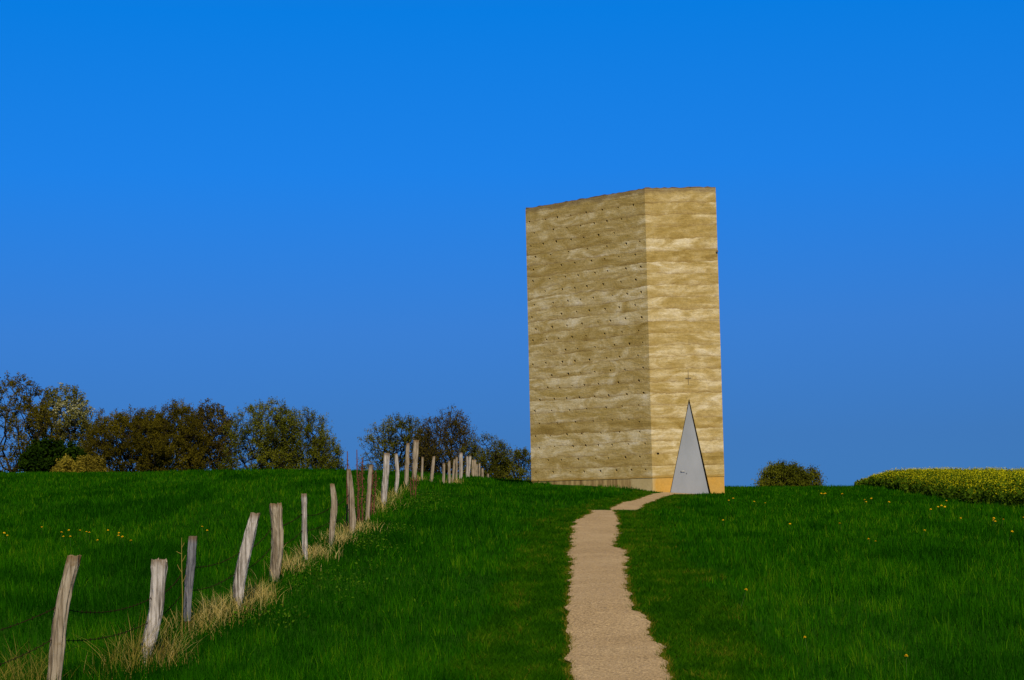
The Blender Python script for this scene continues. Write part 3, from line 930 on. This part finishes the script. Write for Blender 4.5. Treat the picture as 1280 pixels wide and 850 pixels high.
# ------------------------------------------------------------------ dandelions
LD = [(51.5, 656), (74, 665), (82, 667), (88.5, 659.5), (99.5, 661), (107, 664), (111, 663), (88, 670), (134, 659), (126, 671), (149, 667), (155.5, 669.5), (152, 665), (167, 674), (253, 658), (259, 661), (1.5, 665), (8, 666)]
RD = [(911, 624), (916.5, 622.4), (940, 625), (954.7, 627.5), (903.7, 649), (988, 653), (1025, 616), (1028, 616.3), (1031, 616.6), (1054, 617.7), (1079, 624), (1082, 625), (1090.8, 621.7), (1108, 627.5), (1089, 674.5), (1092.5, 674), (1151, 660.7), (1161.5, 636.6),
      (1171, 632), (1174, 631), (1181, 625), (1179, 632), (1199, 645.7), (1239, 648), (1244, 646.5), (1244.6, 650), (1250.5, 648.7), (1279, 645), (1257.8, 663), (1051, 651.6), (923.8, 739.5), (1010, 794), (1131.6, 821)]


def dandelion_mesh():
    mb = MB(); h = .24
    mb.tube([(0, 0, 0), (.01, 0, h * .5), (.012, .004, h)], [.004, .0035, .003], 5, 1)
    for rg, (nn, r, zt) in enumerate(((16, .030, .004), (12, .022, .012), (8, .012, .017))):
        for j in range(nn):
            t = 2 * math.pi * j / nn + rg * .2; dt = math.pi / nn * .95
            c = np.array([.012, .004, h])
            p = [c + (0, 0, .002 + rg * .003), c + (math.cos(t - dt) * r, math.sin(t - dt) * r, zt), c + (math.cos(t) * r * 1.12, math.sin(t) * r * 1.12, zt + .001), c + (math.cos(t + dt) * r, math.sin(t + dt) * r, zt)]
            mb.add(p, [(0, 1, 2, 3)], 0, random.random())
    mb.tube([(.012, .004, h - .012), (.012, .004, h + .002)], [.005, .011], 7, 1)
    return mb


d0 = None
special = {(923.8, 739.5): 'lone yellow dandelion in the grass right of the gravel path, halfway down the slope',
           (1010, 794): 'small dandelion low in the grass in the right foreground',
           (1131.6, 821): 'nearest dandelion, almost hidden in the grass of the right foreground',
           (51.5, 656): 'largest yellow dandelion in the left meadow, standing tallest in its row',
           (134, 659): 'bright dandelion at the right of the main row in the left meadow'}
for side, L in (('l', LD), ('r', RD)):
    for (px, py) in L:
        p = ground_hit(px, py + .5, .235)
        if d0 is None:
            d0 = dandelion_mesh().build('dandelion', [MT['dand'], MT['dstem']]); o = d0
        else:
            o = d0.copy(); COL.objects.link(o)
        o.location = p; o.rotation_euler = (random.uniform(.1, .5), random.uniform(-.2, .2), random.uniform(-.5, .5))
        s = random.uniform(.8, 1.1); q = float(np.interp(p.y, [16, 30, 50, 80], [.5, .62, .85, 1.25])); o.scale = (s * q, s * q, s)
        far = p.y > 62
        if side == 'l':
            lab, grp = 'small yellow dandelion among the grass of the left meadow beyond the fence', 'dandelions in the left meadow'
        elif far:
            lab, grp = 'tiny yellow dandelion near the crest between the tower and the rape', 'dandelions near the crest right of the tower'
        else:
            lab, grp = 'small yellow dandelion in the grass slope below the rape field', 'dandelions on the right slope'
        if (px, py) in special:
            tag(o, special[(px, py)], 'dandelion', 'single dandelions')
        else:
            tag(o, lab, 'dandelion', grp)

# ------------------------------------------------------------------ dock stalks by the fence


def dock(name, label, stalks, D, cat='dried plant'):
    b0 = at(stalks[0][2], stalks[0][3], D)
    base = Vector((b0.x, b0.y, tz(b0.x, b0.y)))
    r = empty(name, base); tag(r, label, cat, 'dead dock plants by the fence')
    for (xt, yt, xb, yb, seeds) in stalks:
        t = at(xt, yt, D); b = at(xb, yb, D); b.z = min(b.z, tz(b.x, b.y)) - .03
        mb = MB()
        pts = [b.lerp(t, k / 6) + Vector((random.uniform(-.012, .012), random.uniform(-.02, .02), 0)) for k in range(7)]
        mb.tube(pts, [.016, .016, .015, .014, .013, .012, .008], 6)
        mb.build('stem', MT['dock'], r, off=base)
        if seeds:
            n = seeds; f = rng.beta(2, 1.4, n) * .75 + .22
            P3 = np.array([tuple(b.lerp(t, float(q))) for q in f]) - np.array(base)
            sp = .05 * (1.2 - f)[:, None] + .012
            P3 += rng.normal(0, 1, (n, 3)) * sp
            V, Q = leaf_cloud(P3[:, 0], P3[:, 1], P3[:, 2], rng.uniform(.008, .022, n))
            mesh_np('seed_heads', V, [Q], MT['dock'], r, tint=np.repeat(rng.random(n), 4))  # dry seed heads of the dock, loose small quads along the stem


dock('dock_plant', 'dark red dead dock stalk rising just behind a slim tapering post', [(434.5, 564, 433, 640, 60)], 38.3)
dock('dock_plant', 'tall bare brown dock stalk with a seedy second stem, left of a thin post', [(446, 562, 449, 640, 20), (452.5, 572, 452, 632, 260), (449, 590, 446, 636, 160)], 40.0)
dock('dock_plant', 'brown seedy dock plant against the right side of a thin post', [(466, 580, 463, 640, 240), (470, 588, 467, 640, 120)], 42.0)
dock('dock_plant', 'low reddish dock stems in front of the tallest two posts', [(517, 592, 516, 622, 60), (521, 594, 519, 620, 70), (513, 598, 514, 622, 40)], 49.5)
# pale branching stalk beside the dark post
b0 = at(227, 740, 21.6); base = Vector((b0.x, b0.y, tz(b0.x, b0.y)))
ds = MB()
t0 = at(227, 672, 21.6)
main = [base, base.lerp(t0, .4) + Vector((.01, 0, 0)), base.lerp(t0, .75), t0]
ds.tube(main, [.006, .006, .005, .003], 5)
for q, dx, dz in ((.55, .05, .10), (.66, -.05, .09), (.76, .045, .08), (.84, -.06, .03), (.9, .03, .06)):
    a = base.lerp(t0, q); ds.tube([a, a + Vector((dx * .6, 0, dz * .5)), a + Vector((dx, 0, dz))], [.004, .004, .003], 4)
dso = ds.build('dried_stalk', MT['dry'], off=base); dso.location = base
tag(dso, 'thin pale branching dead stalk standing left of the dark grey post', 'dried plant')

# ------------------------------------------------------------------ trees


def prisms(p0, p1, r0, r1, k=4):
    n = len(p0)
    d = p1 - p0; L = np.linalg.norm(d, axis=1, keepdims=True); d = d / np.maximum(L, 1e-6)
    ref = np.where(np.abs(d[:, 2:3]) < .9, np.array([[0, 0, 1.]]), np.array([[1., 0, 0]]))
    a = np.cross(d, ref); a /= np.linalg.norm(a, axis=1, keepdims=True); b = np.cross(d, a)
    V = np.zeros((n, 2 * k, 3))
    for j in range(k):
        t = 2 * math.pi * j / k
        v = a * math.cos(t) + b * math.sin(t)
        V[:, j] = p0 + v * r0[:, None]; V[:, k + j] = p1 + v * r1[:, None]
    base = (np.arange(n) * 2 * k)[:, None]
    Q = np.concatenate([base + np.array([[j, (j + 1) % k, k + (j + 1) % k, k + j]]) for j in range(k)])
    return V.reshape(-1, 3), Q


def grow(name, label, cat, px, D, half_w, top_py, base_drop, mat, stems=1, leaves=9000, lsize=(.055, .105), npts=620, lobes=9, skirt=.12, twig=.55, group=None, dens_low=.5, depth=.8, clear=.0, seed=1, topflat=1.0, lean=0.0, kr=.016, spread=.34, barkmat=None, gapt=.34, dome=False):
    """tree: trunk and limbs grown towards points filling a lobed crown, leaf sprays on the twigs"""
    global rng
    R = np.random.default_rng(seed); random.seed(seed)
    b = at(px, 600, D)
    bz = tz(b.x, b.y) - .05
    H = at(px, top_py, D).z - bz
    W = half_w / F * D
    # crown: a domed envelope with an uneven, noise-cut outline, filled in clumps
    M = npts * 30
    u = R.uniform(-1, 1, M); v = R.uniform(-1, 1, M); q = R.uniform(skirt, 1, M)
    lim = np.where(q > .42, np.sqrt(np.clip(1 - ((q - .42) / .60) ** 2, 0, 1)), (.74 + .26 * q / .42) * topflat)
    if dome: lim = np.sqrt(np.clip(1 - (q / 1.02) ** 2, 0, 1)) * .97
    ang = np.arctan2(v, u)
    lim = lim * (.74 + .36 * vnoise(ang * lobes * .22 + seed * 3.1, q * 4.5, seed)) + .05
    qtop = .80 + .24 * vnoise(u * lobes * .35 + 7, v * 2 + seed, seed + 2)
    rad_ = np.hypot(u, v)
    gap = vnoise(u * W * .75 + seed, q * H * .75 + v * 1.7, seed + 5) * .6 + vnoise(u * W * 1.9, q * H * 1.9 + seed + v * 3, seed + 6) * .4
    ok = (rad_ < lim) & (q < qtop) & (R.random(M) < (.25 + .75 * rad_ / np.maximum(lim, .01))) & (gap > gapt)
    u, v, q = u[ok][:npts], v[ok][:npts], q[ok][:npts]
    npts = len(u)
    pts = np.stack([u * W, v * W * depth, q * H], 1)
    pts[:, 2] = np.clip(pts[:, 2], clear * H + .1, None)
    pts[:, 0] += lean * pts[:, 2]
    # skeleton
    nodes = []; par = []; plen = []
    th = max(.10, clear) * H
    for s in range(stems):
        ang = R.uniform(0, 6.28); ro = 0 if stems == 1 else W * R.uniform(.08, .45)
        x0, y0 = math.cos(ang) * ro * .6, math.sin(ang) * ro * .5
        prev = -1
        nseg = 4
        for k in range(nseg + 1):
            t = k / nseg
            nodes.append((x0 * (1 + .6 * t) + R.normal(0, .03), y0 * (1 + .6 * t) + R.normal(0, .03), -.3 + t * (th + .3))); par.append(prev); plen.append(t * th); prev = len(nodes) - 1
    order = np.argsort(np.linalg.norm(pts * np.array([1, 1, 1.1]), axis=1))
    N = np.array(nodes); Pn = list(par); PLn = np.array(plen)
    for i in order:
        p = pts[i]
        dv = p - N
        dist = np.linalg.norm(dv, axis=1)
        cost = dist + spread * PLn + np.where(dv[:, 2] < -.1, .6 * -dv[:, 2], 0)
        j = int(np.argmin(cost))
        m = max(1, int(dist[j] / (.055 * H + .15)))
        base = N[j]; new = []
        for k in range(1, m + 1):
            t = k / m
            q = base + (p - base) * t
            q = q + np.array([0, 0, .10 * dist[j] * math.sin(math.pi * t)]) + (R.normal(0, .035 * dist[j], 3) if k < m else 0)
            new.append(q); Pn.append(j if k == 1 else len(N) + k - 2)
        PLn = np.concatenate([PLn, PLn[j] + dist[j] * np.arange(1, m + 1) / m])
        N = np.concatenate([N, np.array(new)])
    Pn = np.array(Pn); n = len(N)
    cnt = np.zeros(n); haschild = np.zeros(n, bool)
    haschild[Pn[Pn >= 0]] = True
    cnt[~haschild] = 1
    for i in range(n - 1, -1, -1):
        if Pn[i] >= 0: cnt[Pn[i]] += cnt[i]
    rad = np.maximum(.011 * D / 150, kr * cnt ** .46)
    e = np.nonzero(Pn >= 0)[0]
    V1, Q1 = prisms(N[Pn[e]], N[e], np.minimum(rad[Pn[e]], rad[e] * 1.5), rad[e], 5)
    # twigs fanning out of the tips
    tips = np.nonzero(cnt <= 2)[0]
    tips = tips[N[tips, 2] > clear * H]
    rep = np.repeat(tips, 3)
    outd = N[rep] - np.array([0, 0, H * .30]); outd /= np.maximum(np.linalg.norm(outd, axis=1, keepdims=True), .01)
    outd = outd * .6 + R.normal(0, .55, (len(rep), 3)) + np.array([0, 0, .45])
    outd /= np.linalg.norm(outd, axis=1, keepdims=True)
    tl = R.uniform(.4, 1.25, len(rep)) * twig
    tend = N[rep] + outd * tl[:, None]
    V2, Q2 = prisms(N[rep], tend, np.full(len(rep), .010 * D / 150), np.full(len(rep), .005 * D / 150), 3)
    rootl = Vector((b.x, b.y, bz))
    r = empty(name, rootl); tag(r, label, cat, group)
    mesh_np('trunk', np.concatenate([V1, V2]), [Q1, Q2 + len(V1)], barkmat or MT['bark'], r)
    # leaves along twigs
    ti = R.integers(0, len(rep), leaves)
    f = R.random(leaves) ** .8
    c = N[rep[ti]] * (1 - f)[:, None] + tend[ti] * f[:, None] + R.normal(0, .10, (leaves, 3))
    lowk = (R.random(leaves) < dens_low + (1 - dens_low) * np.clip(c[:, 2] / (H * .45), 0, 1)) & (c[:, 2] > .15)
    c = c[lowk]; m = len(c)
    V, Q = leaf_cloud(c[:, 0], c[:, 1], c[:, 2], R.uniform(*lsize, m) * D / 150)
    tn = np.clip(vnoise(c[:, 0] * .9 + seed, c[:, 2] * .9, seed) * .7 + R.normal(.15, .18, m), 0, 1)
    mesh_np('crown', V, [Q], mat, r, tint=np.repeat(tn, 4))
    return r


LM = {
    'olive': leaf_mat('oak_spring_leaves', [(0.0, (.042, .046, .003)), (.5, (.088, .088, .005)), (1.0, (.155, .148, .010))], .35),
    'brown': leaf_mat('bronze_spring_leaves', [(0.0, (.045, .037, .002)), (.5, (.085, .068, .003)), (1.0, (.14, .112, .006))], .35),
    'green': leaf_mat('fresh_green_leaves', [(0.0, (.045, .052, .003)), (.5, (.098, .104, .005)), (1.0, (.175, .172, .010))], .35),
    'blossom': leaf_mat('pale_blossom', [(0.0, (.07, .070, .010)), (.6, (.16, .15, .03)), (.85, (.30, .28, .10)), (1.0, (.50, .48, .30))], .3),
    'dark': leaf_mat('evergreen_leaves', [(0.0, (.003, .012, .001)), (1.0, (.020, .040, .002))], .2, .8, 0),
    'yellow': leaf_mat('yellow_leaves', [(0.0, (.11, .085, .006)), (1.0, (.30, .23, .022))], .35),
    'grey': leaf_mat('grey_brown_buds', [(0.0, (.045, .034, .005)), (1.0, (.105, .080, .010))], .3),
}
G1 = 'row of trees beyond the left meadow'
G2 = 'trees behind the fence crest'
grow('leafy_tree', 'tall brownish half bare tree at the far left end of the row', 'tree', 12, 152, 62, 470, 0, LM['brown'], leaves=19762, npts=775, seed=3, lobes=12, group=G1, dens_low=.35)
grow('flowering_tree', 'tree flecked with pale blossom near the left end of the row', 'tree', 78, 158, 42, 485, 0, LM['blossom'], leaves=22397, npts=650, seed=4, lobes=9, group=G1, dens_low=.5)
grow('evergreen_bush', 'dark green evergreen bush under the tree with pale blossom', 'bush', 66, 147, 37, 552, 0, LM['dark'], stems=4, leaves=23715, npts=400, gapt=.40, seed=5, lobes=8, group=G1, dens_low=1, lsize=(.09, .16), twig=.4)
grow('yellow_shrub', 'low yellowish shrub at the meadow edge under the trees', 'shrub', 101, 143, 36, 570, 0, LM['yellow'], stems=5, leaves=15810, npts=325, gapt=.42, dome=True, seed=6, lobes=7, group=G1, dens_low=1, lsize=(.06, .11), twig=.35, skirt=.2)
grow('broad_tree', 'wide dense olive brown tree with dome shaped crown in the left row', 'tree', 163, 152, 60, 508, 0, LM['brown'], stems=5, leaves=64227, npts=950, seed=8, lobes=9, gapt=.16, dome=False, topflat=1.0, group=G1, dens_low=.9, lsize=(.040, .078), twig=.6)
grow('broad_tree', 'olive brown thicket tree just right of the dome shaped crown', 'tree', 213, 154, 44, 505, 0, LM['brown'], stems=4, leaves=42818, npts=700, gapt=.24, seed=9, lobes=11, group=G1, dens_low=.85, lsize=(.040, .078), twig=.7)
grow('leafy_tree', 'slim reddish brown tree between olive thicket and green oak', 'tree', 262, 157, 34, 507, 0, LM['grey'], stems=2, leaves=17127, npts=575, seed=12, lobes=9, group=G1, dens_low=.5, twig=.8)
grow('oak_tree', 'yellow green oak with fine upright limbs, left of the gap in the trees', 'tree', 330, 150, 54, 499, 0, LM['green'], stems=2, leaves=25032, npts=919, gapt=.38, dome=True, lsize=(.040, .080), seed=13, lobes=13, group=G1, dens_low=.5)
grow('oak_tree', 'spreading yellow green oak at the right end of the left row', 'tree', 374, 151, 54, 508, 0, LM['green'], stems=2, leaves=25032, npts=862, gapt=.38, dome=True, lsize=(.040, .080), seed=14, lobes=12, group=G1, dens_low=.6)
grow('small_tree', 'low rounded oak closing the right end of the left tree row', 'tree', 408, 150, 22, 540, 0, LM['green'], stems=2, leaves=7000, npts=320, seed=33, lobes=8, dome=True, gapt=.38, lsize=(.040, .080), group=G1, dens_low=.6)
grow('oak_tree', 'olive tree behind the fence, left of the dark twiggy crown', 'tree', 500, 152, 56, 519, 0, LM['olive'], stems=3, leaves=22397, npts=804, gapt=.38, dome=True, lsize=(.040, .080), seed=15, lobes=11, group=G2, dens_low=.6)
grow('twiggy_tree', 'dark twiggy tree with round crown behind the fence posts', 'tree', 556, 150, 50, 513, 0, LM['grey'], stems=1, leaves=17127, npts=1006, gapt=.38, dome=True, lsize=(.040, .080), seed=16, lobes=12, group=G2, dens_low=.25, twig=.7, clear=.16)
grow('small_tree', 'small olive tree at the right foot of the dark twiggy crown', 'tree', 606, 148, 38, 545, 0, LM['olive'], stems=2, leaves=13175, npts=517, gapt=.38, dome=True, lsize=(.040, .080), seed=17, lobes=8, group=G2, dens_low=.6)
grow('small_tree', 'low bushy tree just left of the chapel wall', 'tree', 640, 149, 36, 562, 0, LM['olive'], stems=3, leaves=13175, npts=459, gapt=.38, dome=True, lsize=(.040, .080), seed=18, lobes=8, group=G2, dens_low=.7)
grow('round_bush', 'solitary round dark bush on the crest between tower and rape field', 'bush', 981, 112, 30, 581, 0, LM['green'], stems=6, leaves=18445, npts=475, seed=19, lobes=11, dome=True, dens_low=.8, lsize=(.05, .09), twig=.45)
grow('round_bush', 'small thin bush touching the right side of the round dark bush', 'bush', 1011, 113, 14, 589, 0, LM['olive'], stems=4, leaves=3425, npts=200, seed=20, lobes=5, dens_low=.8, lsize=(.05, .09), twig=.4)

# ------------------------------------------------------------------ light
SUN_EL, SUN_AZ = math.radians(42), math.radians(171)      # azimuth clockwise from +Y: behind the camera, to its right
sd = Vector((math.sin(SUN_AZ) * math.cos(SUN_EL), math.cos(SUN_AZ) * math.cos(SUN_EL), math.sin(SUN_EL)))
sl = bpy.data.lights.new('sun', 'SUN'); sl.energy = 5.0; sl.angle = math.radians(.53); sl.color = (1.0, .90, .74)
so = bpy.data.objects.new('sun', sl); COL.objects.link(so); so.location = (30, -30, 60)
so.rotation_euler = (-sd).to_track_quat('-Z', 'Y').to_euler()
wd = bpy.data.worlds.new('World'); sc.world = wd; wd.use_nodes = True
wt = wd.node_tree; wt.nodes.clear()
wo = wt.nodes.new('ShaderNodeOutputWorld'); bg = wt.nodes.new('ShaderNodeBackground')
sk = wt.nodes.new('ShaderNodeTexSky'); sk.sky_type = 'NISHITA'; sk.sun_disc = False
sk.sun_elevation = SUN_EL; sk.sun_rotation = SUN_AZ
sk.altitude = 300; sk.air_density = 1.0; sk.dust_density = 0; sk.ozone_density = 6.0
# look a little higher into the Nishita dome (no white band at the horizon) and give it the deep polarised blue of the photograph
tc = wt.nodes.new('ShaderNodeTexCoord')
mp = wt.nodes.new('ShaderNodeMapping'); mp.inputs['Location'].default_value = (0, 0, .3)
wt.links.new(tc.outputs['Generated'], mp.inputs[0])
nz = wt.nodes.new('ShaderNodeVectorMath'); nz.operation = 'NORMALIZE'
wt.links.new(mp.outputs[0], nz.inputs[0]); wt.links.new(nz.outputs[0], sk.inputs[0])
sx = wt.nodes.new('ShaderNodeSeparateXYZ'); wt.links.new(tc.outputs['Generated'], sx.inputs[0])
rp = wt.nodes.new('ShaderNodeValToRGB'); wt.links.new(sx.outputs[2], rp.inputs[0])
cr = rp.color_ramp
stops = [(0.0, (.37, .72, .95)), (.031, (.385, .775, 1.07)), (.091, (.385, .99, 1.53)), (.175, (.146, 1.25, 2.20)), (.259, (.034, 1.36, 2.42)), (.34, (.30, 1.2, 1.9)), (.48, (1.35, 1.05, .85))]
while len(cr.elements) < len(stops): cr.elements.new(.5)
for e, (p_, c_) in zip(cr.elements, stops): e.position = p_; e.color = (*[v * .385 for v in c_], 1)
sc2 = wt.nodes.new('ShaderNodeVectorMath'); sc2.operation = 'SCALE'; sc2.inputs['Scale'].default_value = 2.5
wt.links.new(rp.outputs[0], sc2.inputs[0])
mul = wt.nodes.new('ShaderNodeMix'); mul.data_type = 'RGBA'; mul.blend_type = 'MULTIPLY'; mul.inputs[0].default_value = 1
wt.links.new(sk.outputs[0], mul.inputs[6]); wt.links.new(sc2.outputs[0], mul.inputs[7])
wt.links.new(mul.outputs[2], bg.inputs[0]); bg.inputs[1].default_value = .1
wt.links.new(bg.outputs[0], wo.inputs[0])

sc.view_settings.view_transform = 'Standard'
sc.view_settings.look = 'None'
sc.view_settings.gamma = 1
sc.view_settings.exposure = 0.0
sc.render.resolution_x, sc.render.resolution_y = 1024, 680
